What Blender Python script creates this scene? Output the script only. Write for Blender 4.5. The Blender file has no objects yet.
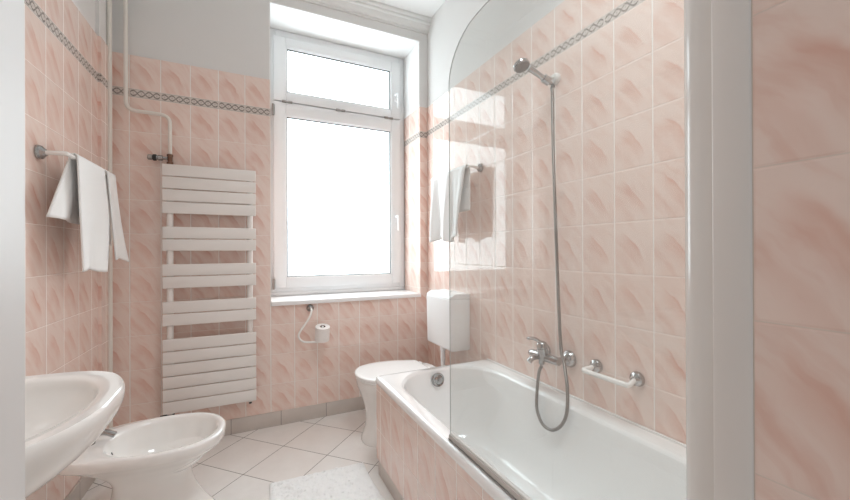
import bpy, bmesh, math, random
from mathutils import Vector, Matrix, noise
PI = math.pi
random.seed(7)
scene = bpy.context.scene
COL = scene.collection

# ------------------------------------------------------------------ room data
W = 1.32            # right wall plane
D = 2.688           # window wall plane
CEIL = 2.97
H0 = 1.155          # camera height
THL = 0.0278        # left wall is a little out of square
AL = 0.7538
GX, GXX, RECESS = 0.167, 1.255, 3.0     # window opening, frame plane
ZROW = 2.048        # top of the full tile rows
TW, TH = 0.15, 0.197
ZB1 = 2.097         # top of the border
ZT = 2.290          # top of the tiling


def LW(t, off, z):
    """point on the left wall: t along the wall, off out from it"""
    c, s = math.cos(THL), math.sin(THL)
    a = AL - off
    return Vector((-a * c + t * s, a * s + t * c, z))


# ------------------------------------------------------------------ materials
def srgb(*c):
    c = [x / 255 for x in c]
    return tuple((x / 12.92 if x <= 0.04045 else ((x + 0.055) / 1.055) ** 2.4) for x in c) + (1.0,)


class NT:
    def __init__(self, name):
        self.m = bpy.data.materials.new(name)
        self.m.use_nodes = True
        self.t = self.m.node_tree
        self.t.nodes.clear()
        self.out = self.t.nodes.new('ShaderNodeOutputMaterial')

    def n(self, typ, ins=None, **kw):
        nd = self.t.nodes.new(typ)
        for k, v in kw.items():
            setattr(nd, k, v)
        for k, v in (ins or {}).items():
            self.put(nd.inputs[k], v)
        return nd

    def put(self, sock, v):
        if isinstance(v, bpy.types.NodeSocket):
            self.t.links.new(v, sock)
        elif isinstance(v, bpy.types.Node):
            self.t.links.new(v.outputs[0], sock)
        else:
            sock.default_value = v

    def math(self, op, a, b=0.0, c=0.0, clamp=False):
        nd = self.n('ShaderNodeMath', {0: a, 1: b, 2: c}, operation=op)
        nd.use_clamp = clamp
        return nd.outputs[0]

    def dot(self, v, d):
        nd = self.n('ShaderNodeVectorMath', {0: v, 1: d}, operation='DOT_PRODUCT')
        return nd.outputs['Value']

    def ss(self, v, a, b, lo=0.0, hi=1.0):
        nd = self.n('ShaderNodeMapRange', {'Value': v, 'From Min': a, 'From Max': b, 'To Min': lo, 'To Max': hi},
                    interpolation_type='SMOOTHSTEP')
        return nd.outputs['Result']

    def mix(self, f, a, b):
        nd = self.n('ShaderNodeMix', data_type='RGBA')
        self.put(nd.inputs[0], f)
        self.put(nd.inputs[6], a)
        self.put(nd.inputs[7], b)
        return nd.outputs[2]

    def bsdf(self, **ins):
        b = self.n('ShaderNodeBsdfPrincipled', {k.replace('_', ' '): v for k, v in ins.items()})
        self.t.links.new(b.outputs[0], self.out.inputs[0])
        return b


def plain(name, col, rough=0.5, metal=0.0, noise=0.0, scale=30.0, bump=0.0, coat=0.0, ior=1.5):
    k = NT(name)
    tc = k.n('ShaderNodeTexCoord')
    nz = k.n('ShaderNodeTexNoise', {'Vector': tc.outputs['Object'], 'Scale': scale, 'Detail': 4.0})
    c2 = tuple(x * (1 - noise) for x in col[:3]) + (1,)
    base = k.mix(nz.outputs[0], c2, col)
    b = k.bsdf(Base_Color=base, Roughness=rough, Metallic=metal, Coat_Weight=coat, IOR=ior)
    b.inputs['Coat Roughness'].default_value = 0.04
    if bump:
        bp = k.n('ShaderNodeBump', {'Height': nz.outputs[0], 'Strength': bump, 'Distance': 0.004})
        k.put(b.inputs['Normal'], bp)
    return k.m


BASE = srgb(237, 217, 207)
STROKE = srgb(214, 158, 138)


def tile_mat(name, du, u0, v0, grout=srgb(240, 235, 230), gw=0.0023, th=TH, seed=0.0, tw=TW, blur=1.0):
    """glossy pink wall tile with a brushed diagonal leaf print"""
    k = NT(name)
    obj = k.n('ShaderNodeTexCoord').outputs['Object']
    u = k.dot(obj, du)
    v = k.dot(obj, (0, 0, 1))
    U = k.math('DIVIDE', k.math('SUBTRACT', u, u0), tw)
    V = k.math('DIVIDE', k.math('SUBTRACT', v, v0), th)
    fu, fv = k.math('FRACT', U), k.math('FRACT', V)
    iu, iv = k.math('FLOOR', U), k.math('FLOOR', V)
    cell = k.n('ShaderNodeCombineXYZ', {0: iu, 1: iv, 2: seed})
    rnd = k.n('ShaderNodeTexWhiteNoise', {'Vector': cell}, noise_dimensions='3D')
    r = rnd.outputs['Value']
    eu = k.math('MULTIPLY', k.math('MINIMUM', fu, k.math('SUBTRACT', 1.0, fu)), tw)
    ev = k.math('MULTIPLY', k.math('MINIMUM', fv, k.math('SUBTRACT', 1.0, fv)), th)
    edge = k.math('MINIMUM', eu, ev)
    g = k.math('MAXIMUM', k.ss(eu, gw * 0.75, gw * 1.25, 1.0, 0.0), k.ss(ev, gw * 0.3, gw * 0.7, 0.65, 0.0))
    # small wobble of the print
    loc = k.n('ShaderNodeCombineXYZ', {0: fu, 1: fv, 2: k.math('MULTIPLY', r, 2.2)})
    wob = k.n('ShaderNodeTexNoise', {'Vector': loc, 'Scale': 3.2, 'Detail': 2.0})
    wv = k.math('MULTIPLY', k.math('SUBTRACT', wob.outputs[0], 0.5), 0.16)
    p = k.math('SUBTRACT', fu, 0.52)
    q = k.math('SUBTRACT', fv, 0.52)
    n = k.math('MULTIPLY', k.math('ADD', p, q), 0.7071)
    m = k.math('MULTIPLY', k.math('SUBTRACT', p, q), 0.7071)
    n2 = k.math('ADD', k.math('ADD', n, wv), k.math('MULTIPLY', k.math('MULTIPLY', m, m), 0.30))
    rise = k.ss(n2, -0.33, 0.02)
    fall = k.ss(n2, 0.03, 0.075 * blur, 1.0, 0.0)
    ends = k.ss(k.math('ABSOLUTE', m), 0.12, 0.52, 1.0, 0.0)
    leaf = k.math('MULTIPLY', k.math('MULTIPLY', rise, fall), ends)
    # second, fainter fold towards the lower left
    n3 = k.math('ADD', n2, 0.36)
    leaf2 = k.math('MULTIPLY', k.ss(n3, -0.25, 0.0), k.ss(n3, 0.01, 0.12, 1.0, 0.0))
    # brushed streaks along the diagonal
    sv = k.n('ShaderNodeCombineXYZ', {0: k.math('MULTIPLY', n2, 7.0), 1: k.math('MULTIPLY', m, 1.6),
                                      2: k.math('MULTIPLY', r, 9.0)})
    st = k.n('ShaderNodeTexNoise', {'Vector': sv, 'Scale': 1.0, 'Detail': 3.0, 'Roughness': 0.55})
    streak = k.ss(st.outputs[0], 0.42, 0.72)
    f = k.math('ADD', k.math('MULTIPLY', leaf, 0.42), k.math('MULTIPLY', leaf2, 0.22))
    crease = k.math('MULTIPLY', k.ss(k.math('ABSOLUTE', k.math('SUBTRACT', n2, 0.035)), 0.0, 0.035 * blur, 1.0, 0.0), ends)
    f = k.math('ADD', f, k.math('MULTIPLY', crease, 0.14))
    f = k.math('ADD', f, k.math('MULTIPLY', streak, 0.24), clamp=True)
    tone = k.mix(k.math('MULTIPLY', r, 0.35), BASE, srgb(236, 214, 203))
    col = k.mix(f, tone, STROKE)
    col = k.mix(g, col, grout)
    rough = k.math('ADD', k.math('MULTIPLY', g, 0.5), 0.055)
    b = k.bsdf(Base_Color=col, Roughness=rough, IOR=1.62)
    hgt = k.math('ADD', k.ss(edge, gw * 0.6, gw * 2.2), k.math('MULTIPLY', f, 0.06))
    bp = k.n('ShaderNodeBump', {'Height': hgt, 'Strength': 0.35, 'Distance': 0.0016})
    k.put(b.inputs['Normal'], bp)
    return k.m


def border_mat(name, du, u0, z0=ZROW, z1=ZB1):
    """listello: interlaced grey chain on a pale ground, one strip per tile"""
    k = NT(name)
    obj = k.n('ShaderNodeTexCoord').outputs['Object']
    U = k.math('DIVIDE', k.math('SUBTRACT', k.dot(obj, du), u0), TW)
    t = k.math('DIVIDE', k.math('SUBTRACT', k.dot(obj, (0, 0, 1)), z0), z1 - z0)
    fu = k.math('FRACT', U)
    s = k.math('MULTIPLY', k.math('SINE', k.math('MULTIPLY', U, PI * 4)), 0.30)
    tc = k.math('SUBTRACT', t, 0.5)
    d1 = k.math('ABSOLUTE', k.math('SUBTRACT', tc, s))
    d2 = k.math('ABSOLUTE', k.math('ADD', tc, s))
    line = k.ss(k.math('MINIMUM', d1, d2), 0.05, 0.14, 1.0, 0.0)
    # dots inside the links and thin edge lines
    cu = k.math('SUBTRACT', k.math('FRACT', k.math('MULTIPLY', U, 4.0)), 0.5)
    rr = k.math('SQRT', k.math('ADD', k.math('MULTIPLY', cu, cu), k.math('MULTIPLY', tc, tc)))
    dot = k.ss(rr, 0.06, 0.14, 0.45, 0.0)
    ed = k.ss(k.math('ABSOLUTE', k.math('SUBTRACT', k.math('ABSOLUTE', tc), 0.43)), 0.015, 0.045, 0.45, 0.0)
    jt = k.ss(k.math('MINIMUM', fu, k.math('SUBTRACT', 1.0, fu)), 0.012, 0.04, 0.0, 1.0)
    nz = k.n('ShaderNodeTexNoise', {'Vector': obj, 'Scale': 260.0, 'Detail': 2.0})
    f = k.math('MULTIPLY', k.math('MAXIMUM', k.math('MAXIMUM', line, dot), ed), jt)
    f = k.math('MULTIPLY', f, k.ss(nz.outputs[0], 0.35, 0.6, 0.35, 1.0))
    col = k.mix(f, srgb(214, 204, 196), srgb(112, 103, 99))
    k.bsdf(Base_Color=col, Roughness=0.12, IOR=1.5)
    return k.m


def floor_mat():
    k = NT('pale stone floor tile')
    obj = k.n('ShaderNodeTexCoord').outputs['Object']
    rt = math.radians(44.5)
    du = (math.cos(rt), math.sin(rt), 0)
    dv = (-math.sin(rt), math.cos(rt), 0)
    node = Vector((0.214, 2.384, 0))
    S = 0.303
    U = k.math('DIVIDE', k.math('SUBTRACT', k.dot(obj, du), node.dot(Vector(du))), S)
    V = k.math('DIVIDE', k.math('SUBTRACT', k.dot(obj, dv), node.dot(Vector(dv))), S)
    fu, fv = k.math('FRACT', U), k.math('FRACT', V)
    cell = k.n('ShaderNodeCombineXYZ', {0: k.math('FLOOR', U), 1: k.math('FLOOR', V), 2: 3.0})
    r = k.n('ShaderNodeTexWhiteNoise', {'Vector': cell}, noise_dimensions='3D').outputs['Value']
    e = k.math('MULTIPLY', k.math('MINIMUM', k.math('MINIMUM', fu, k.math('SUBTRACT', 1.0, fu)),
                                  k.math('MINIMUM', fv, k.math('SUBTRACT', 1.0, fv))), S)
    g = k.ss(e, 0.0011, 0.0021, 1.0, 0.0)
    lv = k.n('ShaderNodeCombineXYZ', {0: U, 1: V, 2: k.math('MULTIPLY', r, 20.0)})
    n1 = k.n('ShaderNodeTexNoise', {'Vector': lv, 'Scale': 2.2, 'Detail': 6.0, 'Roughness': 0.6})
    c = k.mix(n1.outputs[0], srgb(222, 217, 213), srgb(245, 243, 240))
    c = k.mix(k.math('MULTIPLY', r, 0.3), c, srgb(230, 221, 214))
    c = k.mix(g, c, srgb(104, 92, 84))
    rough = k.math('ADD', k.math('MULTIPLY', g, 0.4), 0.28)
    b = k.bsdf(Base_Color=c, Roughness=rough)
    bp = k.n('ShaderNodeBump', {'Height': k.ss(e, 0.0008, 0.003), 'Strength': 0.3, 'Distance': 0.0015})
    k.put(b.inputs['Normal'], bp)
    return k.m


def plinth_mat(name, du, u0, step):
    k = NT(name)
    obj = k.n('ShaderNodeTexCoord').outputs['Object']
    U = k.math('DIVIDE', k.math('SUBTRACT', k.dot(obj, du), u0), step)
    fu = k.math('FRACT', U)
    e = k.math('MULTIPLY', k.math('MINIMUM', fu, k.math('SUBTRACT', 1.0, fu)), step)
    g = k.ss(e, 0.001, 0.0022, 1.0, 0.0)
    nz = k.n('ShaderNodeTexNoise', {'Vector': obj, 'Scale': 9.0, 'Detail': 6.0})
    c = k.mix(nz.outputs[0], srgb(188, 179, 172), srgb(213, 204, 197))
    c = k.mix(g, c, srgb(108, 95, 88))
    k.bsdf(Base_Color=c, Roughness=0.35)
    return k.m


def hose_mat():
    k = NT('ribbed steel hose')
    obj = k.n('ShaderNodeTexCoord').outputs['Object']
    w = k.math('SINE', k.math('MULTIPLY', k.dot(obj, (0.3, 0.3, 1)), 1500.0))
    b = k.bsdf(Base_Color=srgb(128, 124, 120), Roughness=0.28, Metallic=1.0)
    bp = k.n('ShaderNodeBump', {'Height': w, 'Strength': 0.4, 'Distance': 0.001})
    k.put(b.inputs['Normal'], bp)
    return k.m


def glass_mat(name, tint, strength=1.0, veil=0.085):
    k = NT(name)
    tr = k.n('ShaderNodeBsdfTransparent', {'Color': tint})
    gl = k.n('ShaderNodeBsdfGlossy', {'Color': (1, 1, 1, 1), 'Roughness': 0.0})
    lw = k.n('ShaderNodeLayerWeight', {'Blend': 0.5})          # Schlick, the same from both faces
    f = k.math('ADD', k.math('MULTIPLY', k.math('POWER', lw.outputs['Facing'], 5.0), 0.96 * strength), 0.04 * strength, clamp=True)
    mx = k.n('ShaderNodeMixShader', {0: f, 1: tr, 2: gl})
    # pale veil mixed into the glass colour to imitate reflected haze
    df = k.n('ShaderNodeBsdfDiffuse', {'Color': (0.85, 0.86, 0.86, 1)})
    tl = k.n('ShaderNodeBsdfTranslucent', {'Color': (0.85, 0.86, 0.86, 1)})
    fm = k.n('ShaderNodeMixShader', {0: 0.5, 1: df, 2: tl})
    m2 = k.n('ShaderNodeMixShader', {0: veil, 1: mx, 2: fm})
    k.t.links.new(m2.outputs[0], k.out.inputs[0])
    return k.m


def pane_mat(strength):
    """frosted pane lit by the daylight behind it"""
    k = NT('frosted pane lit by daylight')
    obj = k.n('ShaderNodeTexCoord').outputs['Object']
    nz = k.n('ShaderNodeTexNoise', {'Vector': obj, 'Scale': 1.4, 'Detail': 2.0})
    c = k.mix(nz.outputs[0], (0.80, 0.93, 1.0, 1), (0.84, 0.96, 1.0, 1))
    k.bsdf(Base_Color=srgb(240, 242, 243), Roughness=0.25, Emission_Color=c, Emission_Strength=strength)
    return k.m


def towel_mat(name, col):
    k = NT(name)
    obj = k.n('ShaderNodeTexCoord').outputs['Object']
    nz = k.n('ShaderNodeTexNoise', {'Vector': obj, 'Scale': 420.0, 'Detail': 3.0})
    c = k.mix(nz.outputs[0], tuple(x * 0.9 for x in col[:3]) + (1,), col)
    b = k.bsdf(Base_Color=c, Roughness=0.95, Sheen_Weight=0.25)
    bp = k.n('ShaderNodeBump', {'Height': nz.outputs[0], 'Strength': 0.6, 'Distance': 0.002})
    k.put(b.inputs['Normal'], bp)
    return k.m


M = dict(
    plaster=plain('white plaster', srgb(226, 225, 223), 0.85, noise=0.03, scale=6, bump=0.05),
    ceiling=plain('white ceiling paint', srgb(238, 238, 237), 0.9, noise=0.02, scale=4),
    reveal=plain('white reveal paint', srgb(240, 240, 239), 0.7, noise=0.02, scale=6),
    cornice=plain('white moulding paint', srgb(226, 226, 224), 0.6, noise=0.03, scale=12),
    pvc=plain('white window plastic', srgb(232, 233, 234), 0.28, noise=0.02, scale=8),
    sill=plain('white sill board', srgb(245, 245, 245), 0.3, noise=0.02, scale=8),
    ceramic=plain('white glazed ceramic', srgb(238, 236, 233), 0.07, noise=0.015, scale=5, coat=0.4),
    bathware=plain('white bath enamel', srgb(240, 240, 239), 0.09, noise=0.01, scale=4, coat=0.4),
    plastic=plain('white plastic', srgb(240, 241, 241), 0.3, noise=0.01, scale=6),
    seat=plain('white toilet seat plastic', srgb(246, 246, 245), 0.16, noise=0.01, scale=6),
    rad=plain('white radiator enamel', srgb(232, 228, 224), 0.35, noise=0.02, scale=10),
    pipe=plain('cream white pipe paint', srgb(232, 227, 219), 0.4, noise=0.04, scale=20),
    chrome=plain('polished chrome', srgb(172, 171, 170), 0.06, 1.0, noise=0.03, scale=15),
    steel=plain('satin metal', srgb(168, 164, 160), 0.3, 1.0, noise=0.1, scale=40),
    brass=plain('aged brass', srgb(122, 96, 82), 0.35, 1.0, noise=0.3, scale=80),
    dark=plain('dark plastic', srgb(45, 42, 41), 0.5, noise=0.2, scale=50),
    grey=plain('grey spray face', srgb(120, 117, 115), 0.35, noise=0.15, scale=120),
    paper=plain('soft white paper', srgb(240, 236, 233), 0.95, noise=0.05, scale=60, bump=0.1),
    card=plain('brown card core', srgb(110, 88, 76), 0.9, noise=0.2, scale=60),
    jamb=plain('white door paint', srgb(226, 225, 224), 0.45, noise=0.02, scale=6),
    trim=plain('white edge trim', srgb(226, 222, 218), 0.35, noise=0.02, scale=8),
    profile=plain('white coated aluminium', srgb(226, 223, 219), 0.16, noise=0.02, scale=10),
    seal=plain('clear rubber seal', srgb(206, 202, 197), 0.22, 0.0, noise=0.2, scale=25),
    silicone=plain('white silicone', srgb(236, 235, 233), 0.4, noise=0.02, scale=20),
    towel=towel_mat('white terry towel', srgb(249, 249, 248)),
    mat=towel_mat('white tufted cotton', srgb(252, 252, 251)),
    bar=plain('white enamelled bar', srgb(240, 239, 236), 0.2, noise=0.02, scale=15),
    hose=hose_mat(),
    glass=glass_mat('clear screen glass', (0.938, 0.956, 0.953, 1)),
    glass_edge=plain('green grey glass edge', srgb(180, 184, 182), 0.15, noise=0.1, scale=20),
    pane=pane_mat(5.2),
    floor=floor_mat(),
)
dl = (math.sin(THL), math.cos(THL), 0)
T_BACK = tile_mat('pink tile window wall', (1, 0, 0), 0.1645, ZROW, seed=1.0)
T_RIGHT = tile_mat('pink tile bath wall', (0, -1, 0), -2.106, 2.062, th=0.2, tw=0.156, seed=2.0)
T_LEFT = tile_mat('pink tile basin wall', dl, 1.9694, ZROW, seed=3.0)
T_NEAR = tile_mat('pink tile end wall', (0, -1, 0), -0.256, ZROW, grout=srgb(206, 192, 180), seed=4.0, gw=0.0018, blur=2.0)
T_PANEL = tile_mat('pink tile bath panel', (0, -1, 0), -1.21, 0.44, seed=5.0)
T_BACK_T = tile_mat('pink tile window wall top row', (1, 0, 0), 0.1645, ZB1, seed=1.5)
T_RIGHT_T = tile_mat('pink tile bath wall top row', (0, -1, 0), -2.106, 2.105, th=0.2, tw=0.156, seed=2.5)
T_LEFT_T = tile_mat('pink tile basin wall top row', dl, 1.9694, ZB1, seed=3.5)
T_NEAR_T = tile_mat('pink tile end wall top row', (0, -1, 0), -0.256, ZB1, seed=4.5)
B_BACK = border_mat('chain border window wall', (1, 0, 0), 0.1645)
B_RIGHT = border_mat('chain border bath wall', (0, -1, 0), -2.106, 2.062, 2.105)
B_LEFT = border_mat('chain border basin wall', dl, 1.9694)
P_BACK = plinth_mat('taupe plinth tile window wall', (1, 0, 0), 0.226, 0.296)
P_LEFT = plinth_mat('taupe plinth tile basin wall', dl, 2.25, 0.296)
P_BATH = plinth_mat('taupe plinth tile bath', (0, -1, 0), -1.55, 0.296)


# ------------------------------------------------------------------ mesh helpers
class MB:
    def __init__(self):
        self.bm = bmesh.new()

    def quadbox(self, c):
        vs = [self.bm.verts.new(p) for p in c]
        for f in ((0, 3, 2, 1), (4, 5, 6, 7), (0, 1, 5, 4), (1, 2, 6, 5), (2, 3, 7, 6), (3, 0, 4, 7)):
            self.bm.faces.new([vs[i] for i in f])
        return self

    def box(self, x0, x1, y0, y1, z0, z1):
        return self.quadbox([(x0, y0, z0), (x1, y0, z0), (x1, y1, z0), (x0, y1, z0),
                             (x0, y0, z1), (x1, y0, z1), (x1, y1, z1), (x0, y1, z1)])

    def lbox(self, t0, t1, o0, o1, z0, z1):
        return self.quadbox([LW(t0, o0, z0), LW(t0, o1, z0), LW(t1, o1, z0), LW(t1, o0, z0),
                             LW(t0, o0, z1), LW(t0, o1, z1), LW(t1, o1, z1), LW(t1, o0, z1)])

    def loft(self, rings, cap0=True, cap1=True, closed=True):
        rv = [[self.bm.verts.new(p) for p in r] for r in rings]
        n = len(rings[0])
        for a, b in zip(rv, rv[1:]):
            for i in range(n if closed else n - 1):
                j = (i + 1) % n
                self.bm.faces.new((a[i], a[j], b[j], b[i]))
        if cap0:
            self.bm.faces.new(list(reversed(rv[0])))
        if cap1:
            self.bm.faces.new(rv[-1])
        return self

    def tube(self, pts, r, seg=12, cap=True):
        pts = [Vector(p) for p in pts]
        rs = r if isinstance(r, (list, tuple)) else [r] * len(pts)
        t = (pts[1] - pts[0]).normalized()
        ref = Vector((0, 0, 1)) if abs(t.z) < 0.9 else Vector((1, 0, 0))
        nrm = t.cross(ref).normalized()
        rings = []
        for i, p in enumerate(pts):
            a = pts[max(i - 1, 0)]
            b = pts[min(i + 1, len(pts) - 1)]
            t = (b - a).normalized()
            nrm = (nrm - t * nrm.dot(t)).normalized()
            bn = t.cross(nrm)
            rings.append([p + (nrm * math.cos(2 * PI * k / seg) + bn * math.sin(2 * PI * k / seg)) * rs[i]
                          for k in range(seg)])
        return self.loft(rings, cap, cap)

    def lathe(self, prof, origin=(0, 0, 0), axis=(0, 0, 1), seg=24, cap=True):
        """prof: list of (radius, height) from base to tip along axis"""
        ax = Vector(axis).normalized()
        q = Vector((0, 0, 1)).rotation_difference(ax)
        o = Vector(origin)
        rings = [[o + q @ Vector((max(r, 1e-4) * math.cos(2 * PI * k / seg), max(r, 1e-4) * math.sin(2 * PI * k / seg), h))
                  for k in range(seg)] for r, h in prof]
        return self.loft(rings, cap, cap)

    def prism(self, outline, axis, a, b):
        """closed 2-D outline swept along x, y or z from a to b"""
        def P(u, v, w):
            return {'x': (w, u, v), 'y': (u, w, v), 'z': (u, v, w)}[axis]
        return self.loft([[P(u, v, a) for u, v in outline], [P(u, v, b) for u, v in outline]])


def obj(name, mb, mat, parent=None, smooth=None, bevel=0.0, seg=2, subsurf=0):
    bm = mb.bm
    bmesh.ops.recalc_face_normals(bm, faces=bm.faces[:])
    me = bpy.data.meshes.new(name)
    bm.to_mesh(me)
    bm.free()
    for m_ in (mat if isinstance(mat, (list, tuple)) else [mat]):
        me.materials.append(m_)
    o = bpy.data.objects.new(name, me)
    COL.objects.link(o)
    if bevel:
        b = o.modifiers.new('bevel', 'BEVEL')
        b.width = bevel
        b.segments = seg
        b.limit_method = 'ANGLE'
        b.angle_limit = math.radians(40)
    if subsurf:
        s = o.modifiers.new('sub', 'SUBSURF')
        s.levels = s.render_levels = subsurf
    if smooth is not None or bevel:
        ang = math.radians(smooth if smooth is not None else 40)
        for p in me.polygons:
            p.use_smooth = True
        e = me.edges
        bm2 = bmesh.new()
        bm2.from_mesh(me)
        for ed in bm2.edges:
            if len(ed.link_faces) == 2 and ed.calc_face_angle(0) > ang and not bevel:
                ed.smooth = False
        bm2.to_mesh(me)
        bm2.free()
    if parent:
        o.parent = parent
        o.matrix_parent_inverse = Matrix.Translation(parent.location).inverted()
    return o


def thing(name, label, cat, loc=(0, 0, 0), group=None):
    o = bpy.data.objects.new(name, None)
    COL.objects.link(o)
    o.location = loc
    o.empty_display_size = 0.1
    return tag(o, label, cat, group)


def tag(o, label, cat, group=None):
    o['label'] = label
    o['category'] = cat
    if group:
        o['group'] = group
    return o


def struct(name, mb, mat, parent=None, **kw):
    o = obj(name, mb, mat, parent, **kw)
    if not parent:
        o['kind'] = 'structure'
    return o


def spline(pts, n=8, closed=False):
    pts = [Vector(p) for p in pts]
    out = []
    N = len(pts)
    rng = range(N if closed else N - 1)
    for i in rng:
        if closed:
            p0, p1, p2, p3 = pts[(i - 1) % N], pts[i], pts[(i + 1) % N], pts[(i + 2) % N]
        else:
            p1, p2 = pts[i], pts[i + 1]
            p0 = pts[i - 1] if i else p1 * 2 - p2
            p3 = pts[i + 2] if i + 2 < N else p2 * 2 - p1
        for k in range(n):
            t = k / n
            out.append(0.5 * ((2 * p1) + (p2 - p0) * t + (2 * p0 - 5 * p1 + 4 * p2 - p3) * t * t
                              + (3 * p1 - p0 - 3 * p2 + p3) * t ** 3))
    if not closed:
        out.append(pts[-1])
    return out


def polar(pts, cen, n=108):
    """closed outline resampled at even angles about cen -> list of radii"""
    dense = spline([(x, y, 0) for x, y in pts], 24, True)
    an = []
    for p in dense:
        dx, dy = p.x - cen[0], p.y - cen[1]
        an.append((math.atan2(dy, dx) % (2 * PI), math.hypot(dx, dy)))
    an.sort()
    ext = [(an[-1][0] - 2 * PI, an[-1][1])] + an + [(an[0][0] + 2 * PI, an[0][1])]
    out = []
    j = 0
    for i in range(n):
        a = 2 * PI * i / n
        while ext[j + 1][0] < a:
            j += 1
        (a0, r0), (a1, r1) = ext[j], ext[j + 1]
        f = (a - a0) / (a1 - a0) if a1 > a0 else 0
        out.append(r0 + (r1 - r0) * f)
    return out


def pring(rad, cen, z, sx=1.0, sy=1.0, dx=0.0, dy=0.0, inset=0.0):
    n = len(rad)
    return [Vector((cen[0] + dx + (r - inset) * math.cos(2 * PI * i / n) * sx,
                    cen[1] + dy + (r - inset) * math.sin(2 * PI * i / n) * sy, z)) for i, r in enumerate(rad)]


def smooth_rings(rings, sub=4):
    """Catmull-Rom between key rings, vertex by vertex"""
    n = len(rings[0])
    cols = [spline([r[i] for r in rings], sub) for i in range(n)]
    return [[cols[i][k] for i in range(n)] for k in range(len(cols[0]))]


def rrect(x0, x1, y0, y1, r00, r10, r11, r01, z, ns=10, nl=10):
    """rounded rectangle ring; radii at (x0,y0),(x1,y0),(x1,y1),(x0,y1)"""
    pts = []
    cs = [((x0 + r00, y0 + r00), r00, PI), ((x1 - r10, y0 + r10), r10, 1.5 * PI),
          ((x1 - r11, y1 - r11), r11, 0), ((x0 + r01, y1 - r01), r01, 0.5 * PI)]
    for i, ((cx, cy), r, a0) in enumerate(cs):
        arc = [(cx + r * math.cos(a0 + k / ns * PI / 2), cy + r * math.sin(a0 + k / ns * PI / 2)) for k in range(ns + 1)]
        pts += arc
        (nx, ny), nr, na = cs[(i + 1) % 4]
        b = (nx + nr * math.cos(na), ny + nr * math.sin(na))
        a = arc[-1]
        for k in range(1, nl):
            pts.append((a[0] + (b[0] - a[0]) * k / nl, a[1] + (b[1] - a[1]) * k / nl))
    return [Vector((x, y, z)) for x, y in pts]


def arc_path(pts, r, n=8):
    """polyline with rounded corners"""
    pts = [Vector(p) for p in pts]
    out = [pts[0]]
    for a, b, c in zip(pts, pts[1:], pts[2:]):
        d1 = (a - b).normalized()
        d2 = (c - b).normalized()
        rr = min(r, (a - b).length * 0.49, (c - b).length * 0.49)
        p, q = b + d1 * rr, b + d2 * rr
        for k in range(n + 1):
            t = k / n
            out.append(p * (1 - t) ** 2 + b * 2 * t * (1 - t) + q * t * t)
    out.append(pts[-1])
    return out


# ------------------------------------------------------------------ the room shell
TK = 0.008          # tile thickness proud of the plaster
YP = D + TK         # plaster plane of the window wall
struct('floor', MB().box(-1.0, 1.6, -0.6, 3.1, -0.1, 0.0), M['floor'])
struct('ceiling', MB().box(-1.0, 1.6, -0.6, 3.2, CEIL, CEIL + 0.1), M['ceiling'])

# window wall
wb = MB()
ZS, ZO = 0.822, 2.815           # sill top, head of the opening
wb.box(-0.95, GX - TK, YP, 3.12, 0, CEIL)
wb.box(GXX + TK, 1.5, YP, 3.12, 0, CEIL)
wb.box(GX - TK, GXX + TK, YP, 3.12, 0, ZS - 0.03)
wb.box(GX - TK, GXX + TK, YP, 3.12, ZO, CEIL)
wall_back = struct('wall_back', wb, M['plaster'])
# white paint on the jambs and head of the opening
rv = MB()
rv.box(GX - TK, GXX + TK, YP + 0.001, 3.1, ZO - 0.006, ZO)
rv.box(GXX, GXX + TK, YP + 0.001, 3.1, ZT, ZO - 0.006)
rv.box(GX - TK, GX, YP + 0.001, 3.1, ZT, ZO - 0.006)
struct('reveal_lining', rv, M['reveal'], wall_back)
for nm, z0, z1, mt, mr in (('tile_cladding', 0.0, ZROW, T_BACK, T_RIGHT), ('border_strip', ZROW, ZB1, B_BACK, B_LEFT),
                           ('top_tile_row', ZB1, ZT, T_BACK_T, T_RIGHT_T)):
    b = MB()
    b.box(-0.74, GX, D, YP, z0, z1)
    b.box(GXX, W, D, YP, z0, z1)
    if z0 == 0.0:
        b.box(GX, GXX, D, YP, 0, ZS - 0.03)
    struct(nm, b, mt, wall_back)
    b = MB()
    b.box(GXX, GXX + TK, YP, RECESS, max(z0, ZS), z1)
    b.box(GX - TK, GX, YP, RECESS, max(z0, ZS), z1)
    struct('reveal_' + nm, b, mr, wall_back)

# right wall
wall_right = struct('wall_right', MB().box(W + TK, W + 0.15, -0.6, YP, 0, CEIL), M['plaster'])
for nm, z0, z1, mt in (('tile_cladding', 0.0, 2.062, T_RIGHT), ('border_strip', 2.062, 2.105, B_RIGHT),
                       ('top_tile_row', 2.105, 2.290, T_RIGHT_T)):
    struct(nm, MB().box(W, W + TK, 0.30, D, z0, z1), mt, wall_right)

# left wall with the shallow boxed corner
wall_left = struct('wall_left', MB().lbox(-0.7, 2.76, -0.16, -TK, 0, CEIL), M['plaster'])
BX = 2.506
for nm, z0, z1, mt in (('tile_cladding', 0.0, ZROW, T_LEFT), ('border_strip', ZROW, ZB1, B_LEFT),
                       ('top_tile_row', ZB1, ZT, T_LEFT_T)):
    struct(nm, MB().lbox(0.32, BX + 0.01, -TK, 0, z0, z1), mt, wall_left)
    struct('boxing_' + nm, MB().lbox(BX, 2.70, -TK, 0.014, z0, z1), mt, wall_left)
struct('boxing_plaster', MB().lbox(BX - 0.004, 2.70, -TK, 0.008, ZT, CEIL), M['plaster'], wall_left)

# plinths
struct('baseboard_back', MB().box(-0.66, W, D - 0.009, D, 0, 0.093), P_BACK, bevel=0.001)
struct('baseboard_left', MB().lbox(0.32, BX, 0, 0.009, 0, 0.093), P_LEFT, bevel=0.001)

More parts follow.
